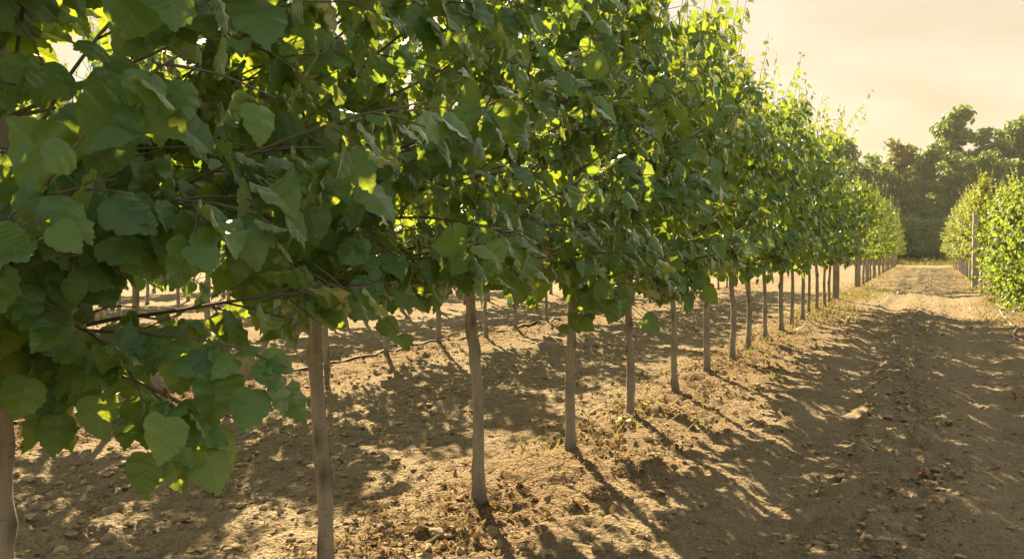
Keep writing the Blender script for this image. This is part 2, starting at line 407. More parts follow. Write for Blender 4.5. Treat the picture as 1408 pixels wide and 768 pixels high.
T_LO = [leaf_template(4, 1, 0.2, 0, 0.2, 0, 0, petiole=False), leaf_template(4, 1, -0.1, 0, 0.3, 0, 0, petiole=False)]
T_NARROW = [leaf_template(4, 1, 0.2, 0, 0.2, 0, 0, width=0.55, petiole=False)]

def put_leaves(mb, pos, nor, tip, size, rnd, temps, rng):
    pos, nor, tip = map(lambda a: np.asarray(a, float), (pos, nor, tip))
    nor = norm(nor); tip = tip - nor * (tip * nor).sum(-1, keepdims=True); tip = norm(tip)
    sx = np.cross(tip, nor)
    pick = rng.randint(0, len(temps), len(pos))
    for k, (V, Q, U) in enumerate(temps):
        ix = np.where(pick == k)[0]
        if not len(ix): continue
        sz = np.asarray(size)[ix][:, None, None]
        asp = (0.92 + 0.2 * rng.rand(len(ix)))[:, None, None]
        W = pos[ix][:, None] + sz * (V[None, :, 0:1] * asp * sx[ix][:, None] + V[None, :, 1:2] * tip[ix][:, None] + V[None, :, 2:3] * nor[ix][:, None])
        n, m = len(ix), len(V)
        q = (Q[None] + (np.arange(n) * m)[:, None, None]).reshape(-1, 4)
        mb.add(W.reshape(-1, 3), q, r=np.repeat(np.asarray(rnd)[ix], m), u=np.tile(U, (n, 1)))

def polyline(p0, d0, L, n, rng, bend=(0, 0, 0), wob=0.12):
    p = [np.array(p0, float)]; d = np.array(d0, float)
    for k in range(n):
        d = d + np.array(bend) / n + rng.normal(0, wob / math.sqrt(n), 3); d = d / np.linalg.norm(d)
        p.append(p[-1] + d * L / n)
    return np.array(p)
def along(pl, s):
    s = np.clip(np.asarray(s, float), 0, 1) * (len(pl) - 1)
    i = np.minimum(s.astype(int), len(pl) - 2); f = (s - i)[..., None]
    return pl[i] * (1 - f) + pl[i + 1] * f, norm(pl[i + 1] - pl[i])

UPV = np.array([0, 0, 1.0])
def gen_tree(seed, H=4.9, h0=1.35, Rad=1.1, nb=30, leaf=(0.085, 0.145), temps=T_MID, lmat='linden_leaf', lean=(0, 0), r0=0.047,
             spacing=0.062, twigs=6, stems=1, shoots=4, shoot_len=1.0, upthin=0.0, low=0.82, elev=(12, 66), thin=1.0, droop=0.35, bark='bark', scars=5, top_taper=1.0):
    rng = rs(seed)
    tb, lb = MB(), MB()
    LP, LN, LT, LS, LR = [], [], [], [], []
    # leader
    nz_ = 34
    zz = np.concatenate([np.linspace(-0.08, h0, 18), np.linspace(h0, H, nz_ - 17)[1:]])
    ph = rng.rand(4) * 6.28
    cx = lean[0] * zz + 0.010 * np.sin(zz * 2.2 + ph[0]) + 0.008 * np.sin(zz * 6 + ph[1])
    cy_ = lean[1] * zz + 0.010 * np.sin(zz * 2.0 + ph[2]) + 0.008 * np.sin(zz * 5 + ph[3])
    lead = np.stack([cx, cy_, zz], -1)
    lead[:, :2] -= lead[2, :2] * 0.9
    rad = np.interp(zz, [-0.1, 0.02, 0.14, h0, h0 + (H - h0) * 0.5, H], [r0 * 1.6, r0 * 1.36, r0 * 1.05, r0 * 0.84, r0 * 0.4, 0.004])
    rad = rad * (1 + 0.03 * np.sin(zz * 9 + ph[0]))
    sides = 14 if temps is T_HI else 8
    k0 = len(tb.v)
    tb.tube(lead, rad, sides)
    v = tb.v[k0].copy(); rr = np.zeros(len(v), np.float32)
    rr = np.maximum(rr, np.interp(v[:, 2], [0.0, 0.10, 0.2], [0.55, 0.2, 0.0]).astype(np.float32))
    for _ in range(0 if temps in (T_LO,) else scars):
        i = rng.randint(2 * sides, 17 * sides); d = np.linalg.norm(v - v[i], axis=1)
        c = lead[np.argmin(abs(lead[:, 2] - v[i][2]))]
        wgt = np.exp(-(d / 0.02) ** 2)
        v += (norm(v - c) * np.array([1, 1, 0])) * (wgt * 0.010)[:, None]
        rr = np.maximum(rr, wgt * 0.75)
    tb.v[k0] = v; tb.r[k0] = rr
    def leaves_on(pl, s0, s1, sp, scale=1.0):
        L = np.linalg.norm(np.diff(pl, axis=0), axis=1).sum()
        n = max(1, int(L * (s1 - s0) / sp))
        s = s0 + (s1 - s0) * (np.arange(n) + rng.rand(n) * 0.6) / n
        keep = rng.rand(n) < thin * (1 - upthin * max(0.0, (pl[0][2] - 2.0) / 2.0))
        s = s[keep]; n = len(s)
        if not n: return
        p, d = along(pl, s)
        outw = p.copy(); outw[:, 2] = 0; outw[:, :2] -= lead[np.argmin(abs(lead[:, 2] - p[:, 2].mean()))][:2]
        outw = norm(outw)
        sidev = norm(np.cross(d, UPV)) * np.where(np.arange(n) % 2 == 0, 1, -1)[:, None]
        nor = outw * (0.4 + 0.55 * rng.rand(n, 1)) + UPV * (0.15 + 0.5 * rng.rand(n, 1)) + rng.normal(0, 0.3, (n, 3))
        tip = sidev * 0.55 + d * 0.45 + outw * 0.2 - UPV * (0.5 + 0.6 * rng.rand(n, 1)) + rng.normal(0, 0.22, (n, 3))
        sz = rng.uniform(leaf[0], leaf[1], n) * scale * (1 - 0.3 * np.clip(s - 0.75, 0, 1) / 0.25)
        LP.append(p); LN.append(nor); LT.append(tip); LS.append(sz)
        LR.append(np.clip(rng.rand(n) * 0.75 + 0.25 * (p[:, 2] - h0) / (H - h0) * rng.rand(n) + (rng.rand(n) < 0.02) * 0.4, 0, 1))
    leaves_on(lead, (h0 + 0.55 * (H - h0)) / H, 1.0, spacing * 0.8)
    for b in range(nb):
        t = ((b + 0.7 * rng.rand()) / nb) ** 1.35
        z = h0 + 0.01 + t * (H - h0) * 0.93
        i = np.argmin(abs(lead[:, 2] - z)); p0 = lead[i] * 1.0
        az = b * 2.39996 + rng.normal(0, 0.35)
        el = R(elev[0] + (elev[1] - elev[0]) * t ** 0.8 + rng.normal(0, 9))
        prof = min(1.0, low + 1.3 * t) * (1 - 0.8 * max(0, (t - 0.2) / 0.8)) ** top_taper
        L = Rad * prof * rng.uniform(0.72, 1.18) / max(0.55, math.cos(el))
        d = np.array([math.cos(az) * math.cos(el), math.sin(az) * math.cos(el), math.sin(el)])
        bend = (0, 0, -droop if t < 0.22 else 0.35)
        pl = polyline(p0, d, L, 7, rng, bend, 0.22)
        rb = max(0.005, min(rad[i] * 0.36, 0.0125))
        tb.tube(pl, np.linspace(rb, 0.0025, 8), 6 if temps is T_HI else 4, r=.6)
        leaves_on(pl, 0.1, 1.0, spacing)
        for k in range(int(twigs * max(0.35, L / Rad))):
            s = rng.uniform(0.18, 0.95); q0, dd = along(pl, np.array([s])); q0, dd = q0[0], dd[0]
            sd_ = norm(np.cross(dd, UPV)) * (1 if k % 2 else -1)
            dt = norm(dd * 0.65 + sd_ * rng.uniform(0.45, 1.0) + UPV * rng.normal(0.05, 0.35))
            lt = rng.uniform(0.22, 0.5) * (1.1 - 0.5 * s) * min(1.0, L / 0.7)
            tw = polyline(q0, dt, lt, 4, rng, (0, 0, -0.25 if t < 0.3 else 0.15), 0.25)
            tb.tube(tw, np.linspace(0.004, 0.0018, 5), 4 if temps is T_HI else 3, r=.65)
            leaves_on(tw, 0.1, 1.0, spacing)
    for k in range(shoots):
        a = rng.rand() * 6.28; zb = h0 + (H - h0) * rng.uniform(.45, .75); q = lead[np.argmin(abs(lead[:, 2] - zb))] + np.array([math.cos(a), math.sin(a), 0]) * rng.uniform(.1, .45) * Rad * .7
        pl = polyline(q, norm(np.array([math.cos(a) * .25, math.sin(a) * .25, 1])), (rng.uniform(.6, 1.3) * (H - zb) + .2) * shoot_len, 6, rng, (0, 0, .2), .15)
        tb.tube(np.vstack([lead[np.argmin(abs(lead[:, 2] - zb + .3))], pl]), np.linspace(.008, .002, 8), 4)
        leaves_on(pl, 0.05, 1.0, spacing * 1.1, 0.8)
    put_leaves(lb, np.concatenate(LP), np.concatenate(LN), np.concatenate(LT), np.concatenate(LS), np.concatenate(LR), temps, rng)
    return tb.mesh('trunk', M[bark]), lb.mesh('crown', M[lmat])

def tree_from(name, meshes, x, y, rz=0.0, scale=1.0, sz=None):
    r = link(name, None, None, (x, y, gz(x, y)), rz)
    r.empty_display_size = 0.3
    r.scale = (scale, scale, sz or scale)
    link('trunk', meshes[0], r); link('crown', meshes[1], r)
    return r

def copy_thing(src, loc, rz, scale):
    r = src.copy(); COL.objects.link(r); r.location = loc; r.rotation_euler = (0, 0, rz); r.scale = scale
    for ch in src.children:
        c = ch.copy(); COL.objects.link(c); c.parent = r
    return r

ORD = ['first', 'second', 'third', 'fourth', 'fifth', 'sixth', 'seventh', 'eighth', 'ninth', 'tenth', 'eleventh', 'twelfth',
       'thirteenth', 'fourteenth', 'fifteenth', 'sixteenth', 'seventeenth', 'eighteenth', 'nineteenth', 'twentieth']
rnd = random.Random(11)

# ------------------------------------------------------------------ near row of lindens
LEFT = (-cyaw, -syaw)
def lv(a): return (LEFT[0] * a, LEFT[1] * a)
Y1 = [1.8 + 1.55 * k for k in range(17)]
near_lean = [0.0, 0.024, 0.028, 0.008, 0.02, 0.02, 0.0]
near_lab = ['linden at the left edge of the picture with a leafy branch drooping to knee height',
            'linden with the thickest foreground trunk, beside the drooping leafy branch',
            'linden with a pale leaning trunk darkened at its foot, second full trunk from the left',
            'linden with a straight trunk throwing a long shadow, third full trunk from the left',
            'linden of the near row with a small yellow weed at the foot of its trunk',
            'linden of the near row, fifth full trunk from the left',
            'linden of the near row, sixth full trunk from the left']
G1 = 'young lindens of the near row'
mids = [gen_tree(100 + s, H=3.55 + 0.2 * s, h0=1.3, temps=T_MID, nb=50, twigs=10, Rad=1.1, shoots=9, shoot_len=1.35, thin=.8, upthin=.3, r0=(.040, .034, .042, .037)[s], elev=(16, 66), droop=.15, lean=((.01, .02), (-.03, .01), (.0, -.02), (.02, -.01))[s], lmat='linden_leaf_far') for s in range(4)]
proto = None
for k, y in enumerate(Y1):
    x = ROW1 + (-0.035 if k == 0 else rnd.uniform(-0.03, 0.03))
    if k < 5:
        ms = gen_tree(10 + k, H=(4.7, 4.8, 4.65, 4.4, 4.15)[k] + 0.1 * rnd.random(), shoots=6, h0=(1.27, 1.28, 1.30, 1.30, 1.30)[k], droop=(.12, .22, .15, .15, .15)[k], scars=9, elev=(20, 66) if k < 2 else (15, 66), leaf=((.08, .14), (.075, .14), (.07, .14), (.075, .145), (.075, .145))[k], temps=T_HI if k < 4 else T_MID, nb=(92, 70, 60, 60, 60)[k], twigs=(13, 12, 11, 11, 11)[k], Rad=1.2, thin=.78, upthin=.85 if k == 0 else .6 if k == 1 else .5,
                      lean=lv(near_lean[k]), r0=(.028, .034, .034, .037, .038)[k], spacing=0.055)
        t = tree_from('linden_tree', ms, x, y)
        if k == 0: first_tree = t
    else:
        t = tree_from('linden_tree', mids[k % 4], x, y, rnd.uniform(0, 6.28), rnd.uniform(0.95, 1.04), rnd.uniform(0.94, 1.06))
    tag(t, near_lab[k] if k < 7 else 'linden of the near row, %s full trunk from the left' % ORD[k - 1], 'tree', G1)

# drooping branch on the first tree (its own part)
def droop_branch():
    rng = rs(77); mb = MB(); tw = MB()
    loc = np.array(first_tree.location)
    base = np.array([ROW1, Y1[0], 1.42]) - 0
    a1 = [at_depth(*q) for q in ((95, 452, 2.45), (180, 458, 2.3), (255, 462, 2.22), (330, 478, 2.18), (395, 505, 2.16))]
    a2 = [at_depth(*q) for q in ((120, 455, 2.40), (165, 490, 2.3), (190, 535, 2.25), (205, 580, 2.22), (228, 618, 2.2))]
    p1 = np.array([base] + a1); p2 = np.array([a1[0]] + a2)
    tw.tube(p1 - loc, np.linspace(0.006, 0.002, len(p1)), 6, r=.7); tw.tube(p2 - loc, np.linspace(0.005, 0.0018, len(p2)), 6, r=.7)
    extra = [(p1, rng.uniform(.25, 1, 16)), (p2, rng.uniform(.1, 1, 8))]
    tocam = norm(np.array([0, 0, 1.6]) - a1[2])
    P, Nn, T, S = [], [], [], []
    right = np.array([cyaw, syaw, 0])
    spec = [(203, 462, 2.25, .0, .075), (245, 470, 2.2, .05, .10), (293, 490, 2.18, .02, .115), (353, 510, 2.15, -.05, .11), (392, 512, 2.2, .8, .105),
            (170, 480, 2.3, -.5, .10), (205, 540, 2.24, .6, .10), (178, 560, 2.26, -.3, .075), (228, 572, 2.2, .5, .10), (205, 600, 2.18, -.1, .105),
            (236, 615, 2.2, .5, .09), (150, 462, 2.34, .1, .1), (215, 450, 2.3, -.2, .085), (270, 462, 2.24, .5, .08), (80, 550, 2.3, -.1, .10), (130, 520, 2.28, .3, .115), (60, 500, 2.34, -.2, .12), (20, 480, 2.4, .1, .12), (110, 470, 2.4, 0, .12)]
    for px, py, z, tl, s in spec:
        p = at_depth(px, py, z); P.append(p)
        T.append(-UPV + right * tl * 0.9 + rng.normal(0, .08, 3)); Nn.append(tocam * 0.9 + UPV * 0.25 + rng.normal(0, .28, 3) + right * (0.9 if tl > .4 else 0)); S.append(s)
    for pl, ss in extra:
        q, d = along(pl, ss)
        for k in range(len(ss)):
            P.append(q[k]); S.append(rng.uniform(.055, .10))
            T.append(d[k] * .5 - UPV * rng.uniform(-.2, 1) + right * rng.normal(0, .6)); Nn.append(tocam * .7 + UPV * .5 + rng.normal(0, .4, 3))
    put_leaves(mb, np.array(P) - loc, Nn, T, np.array(S) * 0.98, rng.rand(len(P)) * 0.7, T_HI, rng)
    b = link('drooping_branch', tw.mesh('drooping_branch', M['bark']), first_tree)
    link('leaves', mb.mesh('leaves', M['linden_leaf']), b)
droop_branch()

# ------------------------------------------------------------------ rows behind
def row_copies(name, protos, X, ys, lab, cat, group, smin=0.93, smax=1.06):
    made = {}
    for k, y in enumerate(ys):
        x = X + rnd.uniform(-0.06, 0.06); p = rnd.randrange(len(protos))
        s = rnd.uniform(smin, smax)
        if p not in made:
            made[p] = t = tree_from(name, protos[p], x, y, rnd.uniform(0, 6.28), s)
        else:
            t = copy_thing(made[p], (x, y, gz(x, y)), rnd.uniform(0, 6.28), (s, s, s * rnd.uniform(0.95, 1.05)))
        tag(t, lab(k, len(ys)), cat, group)
mids2 = [gen_tree(150 + s, H=3.6 + 0.2 * s, temps=T_MID, nb=40, twigs=9, Rad=1.0, thin=.72, upthin=.3, r0=0.035, lmat='linden_leaf_far') for s in range(2)]
row2y = [5.0 + 1.5 * k for k in range(22)]
row_copies('linden_tree', mids2, ROW2, row2y,
           lambda k, n: 'thin linden beside the drip hose, %s of the second row from the near end' % ORD[k] if k < 16
           else 'thin linden far along the second row behind the drip hose', 'tree', 'lindens of the second row')
los = [gen_tree(200 + s, H=3.7, temps=T_LO, nb=40, twigs=9, thin=.75, lmat='linden_leaf_far', leaf=(0.11, 0.17), spacing=0.075) for s in range(2)]
row_copies('linden_tree', los, ROW3, [7.5 + 1.6 * k for k in range(16)],
           lambda k, n: 'slim linden of the third row seen between the trunks in front', 'tree', 'lindens of the third row')
row_copies('linden_tree', los, ROW4, [11 + 1.7 * k for k in range(14)],
           lambda k, n: 'slim linden of the farthest row on the left', 'tree', 'lindens of the fourth row')

for j, X5 in enumerate((-20.45, -24.95)):
    row_copies('linden_tree', los, X5, [13 + 3 * j + 1.6 * k for k in range(16)],
               lambda k, n: 'linden of the rows on the far left, mostly hidden by nearer rows', 'tree', 'lindens on the far left')

# second block of the near row, beyond the gap
ols = [gen_tree(300 + s, H=4.1, h0=1.15, Rad=1.0, temps=T_LO, nb=30, twigs=7, lmat='block_leaf', leaf=(0.075, 0.12), spacing=0.06, shoots=7, elev=(15, 65), r0=0.05) for s in range(2)]
row_copies('young_tree', ols, ROW1, [38.5 + 2.2 * k for k in range(22)],
           lambda k, n: 'yellow-green young tree beyond the gap, %s after the second post' % ORD[k] if k < 6
           else 'yellow-green young tree at the far end of the left row', 'tree', 'yellow-green trees beyond the gap')
# right row
rls = [gen_tree(400 + s, H=4.15, shoots=9, h0=1.0, Rad=0.95, temps=T_LO, nb=40, twigs=8, lmat='olive_leaf', leaf=(0.065, 0.105), spacing=0.055, elev=(35, 75), r0=0.045) for s in range(2)]
row_copies('young_tree', rls, ROWR, [41 + 2.4 * k for k in range(18)],
           lambda k, n: 'olive young tree of the right row, %s behind the tall wooden post' % ORD[k] if k < 6
           else 'olive young tree at the far end of the right row', 'tree', 'olive trees of the right row')
bls = [gen_tree(500 + s, H=3.35, shoots=8, h0=0.3, Rad=1.0, temps=T_LO, nb=44, twigs=8, lmat='bush_leaf', leaf=(0.07, 0.12), spacing=0.055, elev=(15, 75), r0=0.04, droop=0.5) for s in range(2)]
blab = ['bushy green tree at the right edge, nearest of its row', 'bushy green tree leafy to the ground, second of the right row',
        'bushy green tree with upright shoots, third of the right row', 'bushy green tree in the right row, fourth and in front of the post',
        'bushy green tree right before the tall wooden post', 'bushy green tree next to the tall wooden post']
row_copies('bushy_tree', bls, ROWR + 0.35, [23.2 + 2.3 * k for k in range(6)], lambda k, n: blab[k], 'tree', 'bushy trees of the right row')

# ------------------------------------------------------------------ posts
def post(x, y, h, wdt, label):
    rng = rs(int(abs(x * 100 + y * 10))); b = MB(); n = 12
    zz = np.linspace(-0.15, h, n)
    prof = np.array([(-1, -.82), (-.82, -1), (.82, -1), (1, -.82), (1, .82), (.82, 1), (-.82, 1), (-1, .82)]) * wdt / 2
    V = []
    for k, z in enumerate(zz):
        f = 1 + rng.normal(0, 0.015); o = rng.normal(0, 0.003, 2)
        V += [(p[0] * f + o[0], p[1] * f + o[1], z) for p in prof]
    top = len(V); V += [(p[0] * .8, p[1] * .8, h + 0.015) for p in prof]; V.append((0, 0, h + 0.03))
    Q = [(k * 8 + j, k * 8 + (j + 1) % 8, (k + 1) * 8 + (j + 1) % 8, (k + 1) * 8 + j) for k in range(n) for j in range(8)]
    T = [(top + j, top + (j + 1) % 8, len(V) - 1) for j in range(8)]
    b.add(V, Q, T)
    o = link('wooden_post', b.mesh('wooden_post', M['post_wood'], False), None, (x, y, gz(x, y)), rng.uniform(-.2, .2))
    tag(o, label, 'post', 'wooden row posts')
post(ROW1, 28.6, 2.4, 0.17, 'pale wooden post at the end of the near linden row')
post(ROW1 - 0.05, 38.6, 2.6, 0.2, 'wooden post at the start of the yellow-green trees beyond the gap')
post(ROWR - 0.28, 39.5, 2.85, 0.18, 'tall pale wooden post standing clear in the right row')

# ------------------------------------------------------------------ hoses
def hose(name, X, y0, y1, rad, mat, label, wob=0.08, seed=1):
    ys_ = np.arange(y0, y1, 0.25); rng = rs(seed)
    xs = X + wob * np.sin(ys_ * 0.35 + seed) + wob * 1.6 * vnoise(ys_ * 0.6, ys_ * 0 + seed)
    zs = ground_h(xs, ys_) + rad * 0.8 + np.maximum(0, 0.03 * vnoise(ys_ * 0.9, ys_ * 0 + 40 + seed))
    b = MB(); b.tube(np.stack([xs, ys_, zs], -1), rad, 8, r=0.5)
    tag(link(name, b.mesh(name, M[mat])), label, 'hose')
hose('drip_hose', ROW2 - 0.2, 3.0, 36, 0.019, 'hose', 'thin black drip hose lying along the second row of lindens', 0.07, 2)
hose('drip_hose', ROWR - 0.35, 17, 29, 0.02, 'hose_pale', 'pale hose lying loose under the bushy trees at the right edge', 0.14, 5)

# ------------------------------------------------------------------ far wood
def gen_big(seed, H, W, kind, nleaf=3200, sparse=1.0, base=0.16, ls=(0.26, 0.5)):
    rng = rs(seed); tb, lb = MB(), MB()
    lead = polyline((0, 0, -0.2), (0, 0, 1), H * 0.82, 10, rng, (0, 0, 0.3), 0.12)
    tb.tube(lead, np.linspace(0.012 * H + .08, 0.04, 11), 8)
    P, O = [], []
    nl = 15
    for k in range(nl):
        t = (k + rng.rand()) / nl
        q, _ = along(lead, np.array([base + 0.02 + (0.95 - base) * t])); q = q[0]
        az = k * 2.4 + rng.normal(0, .4); el = R(15 + 60 * t + rng.normal(0, 10))
        L = W * (0.65 + 0.5 * math.sin(math.pi * min(1, t * 0.85 + 0.12))) * rng.uniform(0.6, 1.05) * (1 - .45 * t)
        d = np.array([math.cos(az) * math.cos(el), math.sin(az) * math.cos(el), math.sin(el)])
        pl = polyline(q, d, L, 6, rng, (0, 0, .35), .3)
        tb.tube(pl, np.linspace(0.09, 0.02, 7), 5)
        for c in range(7):
            s = rng.uniform(0.35, 1.05); cpos, _ = along(pl, np.array([min(s, 1)])); cpos = cpos[0] + rng.normal(0, 0.14 * W, 3) * (0.6 + .5 * s)
            rc = rng.uniform(0.13, 0.27) * W
            n = int(nleaf / (nl * 7) * (rc / (.2 * W)) ** 2 * sparse)
            u = norm(rng.normal(0, 1, (n, 3))); rr_ = rc * rng.rand(n, 1) ** 0.45
            P.append(cpos + u * rr_ * np.array([1.1, 1.1, .75])); O.append(u)
    P, O = np.concatenate(P), np.concatenate(O); n = len(P)
    P[:, 2] = np.maximum(P[:, 2], (0.1 if H < 8 else 0.5) + rng.rand(n) * 0.8)
    put_leaves(lb, P, O * .8 + UPV * .35 + rng.normal(0, .35, (n, 3)), rng.normal(0, .6, (n, 3)) - UPV * .3, rng.uniform(*ls, n),
               np.clip(rng.rand(n) * .9 + .1 * (P[:, 2] / H), 0, 1), T_LO, rng)
    return tb.mesh('trunk', M['bark_dark']), lb.mesh('crown', M[kind])
big = {'dark': gen_big(1, 17, 5.2, 'wood_leaf', 9500, base=.06), 'dark2': gen_big(2, 19, 5.0, 'wood_leaf', 9500, base=.08),
       'olive': gen_big(3, 17, 5.4, 'wood_leaf_olive', 9500, base=.06), 'gold': gen_big(14, 15, 4.6, 'wood_leaf_gold', 5500, .8, .22),
       'shrub': gen_big(5, 5.2, 2.8, 'shrub_leaf', 4200, base=.03, ls=(.16, .3))}
BL = {'dark': 'dark broad tree in the far wood', 'dark2': 'tall dark tree of the far wood with a lobed top', 'olive': 'olive green round tree in the far wood',
      'gold': 'golden brown thin-crowned tree in the far wood', 'shrub': 'olive shrub at the foot of the far wood'}
bsrc = {}
def far_tree(kind, px, z, s, label=None):
    p = at_depth(px, 341, z); x, y = p[0], p[1]; s *= 1.0 if kind == 'shrub' else 1.04
    if kind not in bsrc:
        bsrc[kind] = t = tree_from('woodland_shrub' if kind == 'shrub' else 'woodland_tree', big[kind], x, y, rnd.uniform(0, 6.28), s)
    else:
        t = copy_thing(bsrc[kind], (x, y, gz(x, y)), rnd.uniform(0, 6.28), (s, s, s * rnd.uniform(.95, 1.05)))
    tag(t, label or BL[kind], 'shrub' if kind == 'shrub' else 'tree', 'shrubs below the wood' if kind == 'shrub' else 'trees of the far wood')
for kind, px, z, s, lab in [
    ('dark', 1085, 112, 0.95, None), ('dark2', 1152, 112, 0.84, 'dark tree with a domed top at the left end of the far wood'),
    ('dark', 1195, 118, 0.85, None), ('gold', 1236, 108, 1.0, 'golden brown thin-crowned tree rising in the middle of the far wood'),
    ('olive', 1280, 104, 0.82, 'round olive tree straight above the end of the dirt path'), ('dark2', 1318, 112, 1.02, 'tallest dark tree of the far wood with two lobed tops'),
    ('dark', 1262, 116, 0.86, None), ('dark', 1360, 108, 0.98, None), ('dark2', 1400, 110, 0.95, 'tall dark tree of the far wood above the bushy right row'), ('olive', 1352, 98, 0.72, 'lower olive tree before the tall dark wood, above the right row'),
    ('dark', 1440, 106, 1.0, None), ('dark', 1218, 104, 0.68, None), ('olive', 1175, 106, 0.72, None), ('dark', 1300, 100, 0.66, None),
    ('olive', 1040, 112, .95, None), ('dark', 990, 114, 1.0, None), ('dark', 1490, 104, 1.0, None), ('olive', 930, 116, .95, None),
    ('dark', 850, 118, 1.0, None), ('dark', 750, 118, 1.0, None), ('olive', 640, 118, 1.0, None), ('dark', 520, 118, 1.0, None), ('dark', 400, 118, 1.0, None), ('olive', 250, 118, 1.0, None), ('dark', 100, 118, 1.0, None)]:
    far_tree(kind, px, z, s, lab)
for px, z, s in [(1190, 100, .9), (1222, 97, .8), (1246, 96, .95), (1262, 98, 1.0), (1290, 97, .85), (1312, 95, .95), (1340, 97, 1.0), (1380, 96, .9), (1150, 100, 1.0), (1100, 102, 1.0), (1420, 97, 1.0)]:
    far_tree('shrub', px, z, s)

# ------------------------------------------------------------------ small cover on the ground
def scatter(n, rng, xr, yr, dens):
    P = []
    while sum(len(a) for a in P) < n:
        m = n * 2
        y = yr[0] * (yr[1] / yr[0]) ** rng.rand(m)          # denser close by
        x = rng.uniform(xr[0], xr[1], m)
        k = rng.rand(m) < dens(x, y); P.append(np.stack([x[k], y[k]], -1))
    return np.concatenate(P)[:n]
def rowd(x, wd): return np.maximum.reduce([np.exp(-((x - r) / wd) ** 2) for r in (ROW1 + 0.1, ROW2, ROW3, ROWR)])
ICO_V = []
def ico():
    import bmesh
    bm = bmesh.new(); bmesh.ops.create_icosphere(bm, subdivisions=1, radius=1)
    v = np.array([q.co[:] for q in bm.verts]); bm.verts.index_update(); f = np.array([[q.index for q in fc.verts] for fc in bm.faces]); bm.free()
    return v, f
IV, IF = ico()
def clods(mb, P, size, rng, r, flat=0.6, sink=0.2):
    n = len(P); z = ground_h(P[:, 0], P[:, 1])
    V = IV[None] * (1 + rng.normal(0, .28, (n, len(IV), 1)))
    sc = size[:, None, None] * np.stack([rng.uniform(.8, 1.4, n), rng.uniform(.7, 1.1, n), rng.uniform(flat * .7, flat * 1.3, n)], -1)[:, None]
    V = V * sc
    a = rng.rand(n) * 6.28; ca, sa = np.cos(a)[:, None], np.sin(a)[:, None]
    V = np.stack([V[..., 0] * ca - V[..., 1] * sa, V[..., 0] * sa + V[..., 1] * ca, V[..., 2]], -1)
    V[..., 0] += P[:, 0:1]; V[..., 1] += P[:, 1:2]; V[..., 2] += (z + size * sink)[:, None]
    F = (IF[None] + (np.arange(n) * len(IV))[:, None, None]).reshape(-1, 3)
    mb.add(V.reshape(-1, 3), None, F, r=np.repeat(r, len(IV)))
rng = rs(21)
P = scatter(21000, rng, (-9, 2.4), (1.2, 30), lambda x, y: np.clip(.12 + .9 * np.exp(-((x + .15) / .42) ** 2) + .7 * np.exp(-((x + 4.8) / .8) ** 2) + .35 * rowd(x, .8), 0, 1) * np.clip(.35 + 2.2 * fbm(x * 1.5, y * 1.2, 2), .05, 1))
b = MB(); clods(b, P, 0.005 + 0.030 * rng.rand(len(P)) ** 7 + 0.004 * rng.rand(len(P)), rng, rng.rand(len(P)))
P = scatter(2600, rng, (-8.5, 2.2), (2, 26), lambda x, y: np.clip(.05 + 1.0 * np.exp(-((x + .12) / .36) ** 2) + .6 * np.exp(-((x + 4.8) / .7) ** 2), 0, 1) * np.clip(.25 + 2.6 * fbm(x * 1.1 + 7, y * .8, 3), .02, 1))
clods(b, P, 0.012 + 0.03 * rng.rand(len(P)) ** 2.5, rng, rng.rand(len(P)) * .6, 0.7, 0.05)
tag(link('soil_crumbs', b.mesh('soil_crumbs', M['clod'], False)), kind='stuff')

P = scatter(34000, rng, (-9, 2.6), (1.2, 45), lambda x, y: np.clip(.03 + 1.0 * rowd(x, .62), 0, 1) * np.clip(.35 + 2.6 * fbm(x * 1.2, y, 3), .03, 1))
n = len(P); z = ground_h(P[:, 0], P[:, 1]) + rng.rand(n) * .012 + .004
nn = UPV + rng.normal(0, .5, (n, 3)); tt = rng.normal(0, 1, (n, 3))
b = MB(); put_leaves(b, np.column_stack([P, z]), nn, tt, 0.010 + 0.05 * rng.rand(n) ** 4, rng.rand(n) ** 1.3, [leaf_template(4, 1, .7, 0, -.3, 0, 0, petiole=False), leaf_template(4, 1, -.6, 0, .3, 0, 0, petiole=False)], rng)
tag(link('leaf_litter', b.mesh('leaf_litter', M['litter'])), kind='stuff')

P = scatter(9000, rng, (-8.5, 2.4), (1.2, 25), lambda x, y: np.clip(.05 + .9 * rowd(x, .7), 0, 1))
b = MB()
for x, y in P:
    a = rng.rand() * 6.28; L = rng.uniform(.03, .14) * (1 if rng.rand() < .9 else 2); zc = gz(x, y) + .006
    m = 4; s = np.linspace(-.5, .5, m); bend = rng.normal(0, .25)
    pts = np.stack([x + L * (s * math.cos(a) - bend * s * s * math.sin(a)), y + L * (s * math.sin(a) + bend * s * s * math.cos(a)), zc + rng.rand() * .012 + .012 * np.cos(s * 3)], -1)
    b.tube(pts, rng.uniform(.0008, .0022), 3, r=rng.rand(), cap=False)
tag(link('dry_straw', b.mesh('dry_straw', M['straw'])), kind='stuff')

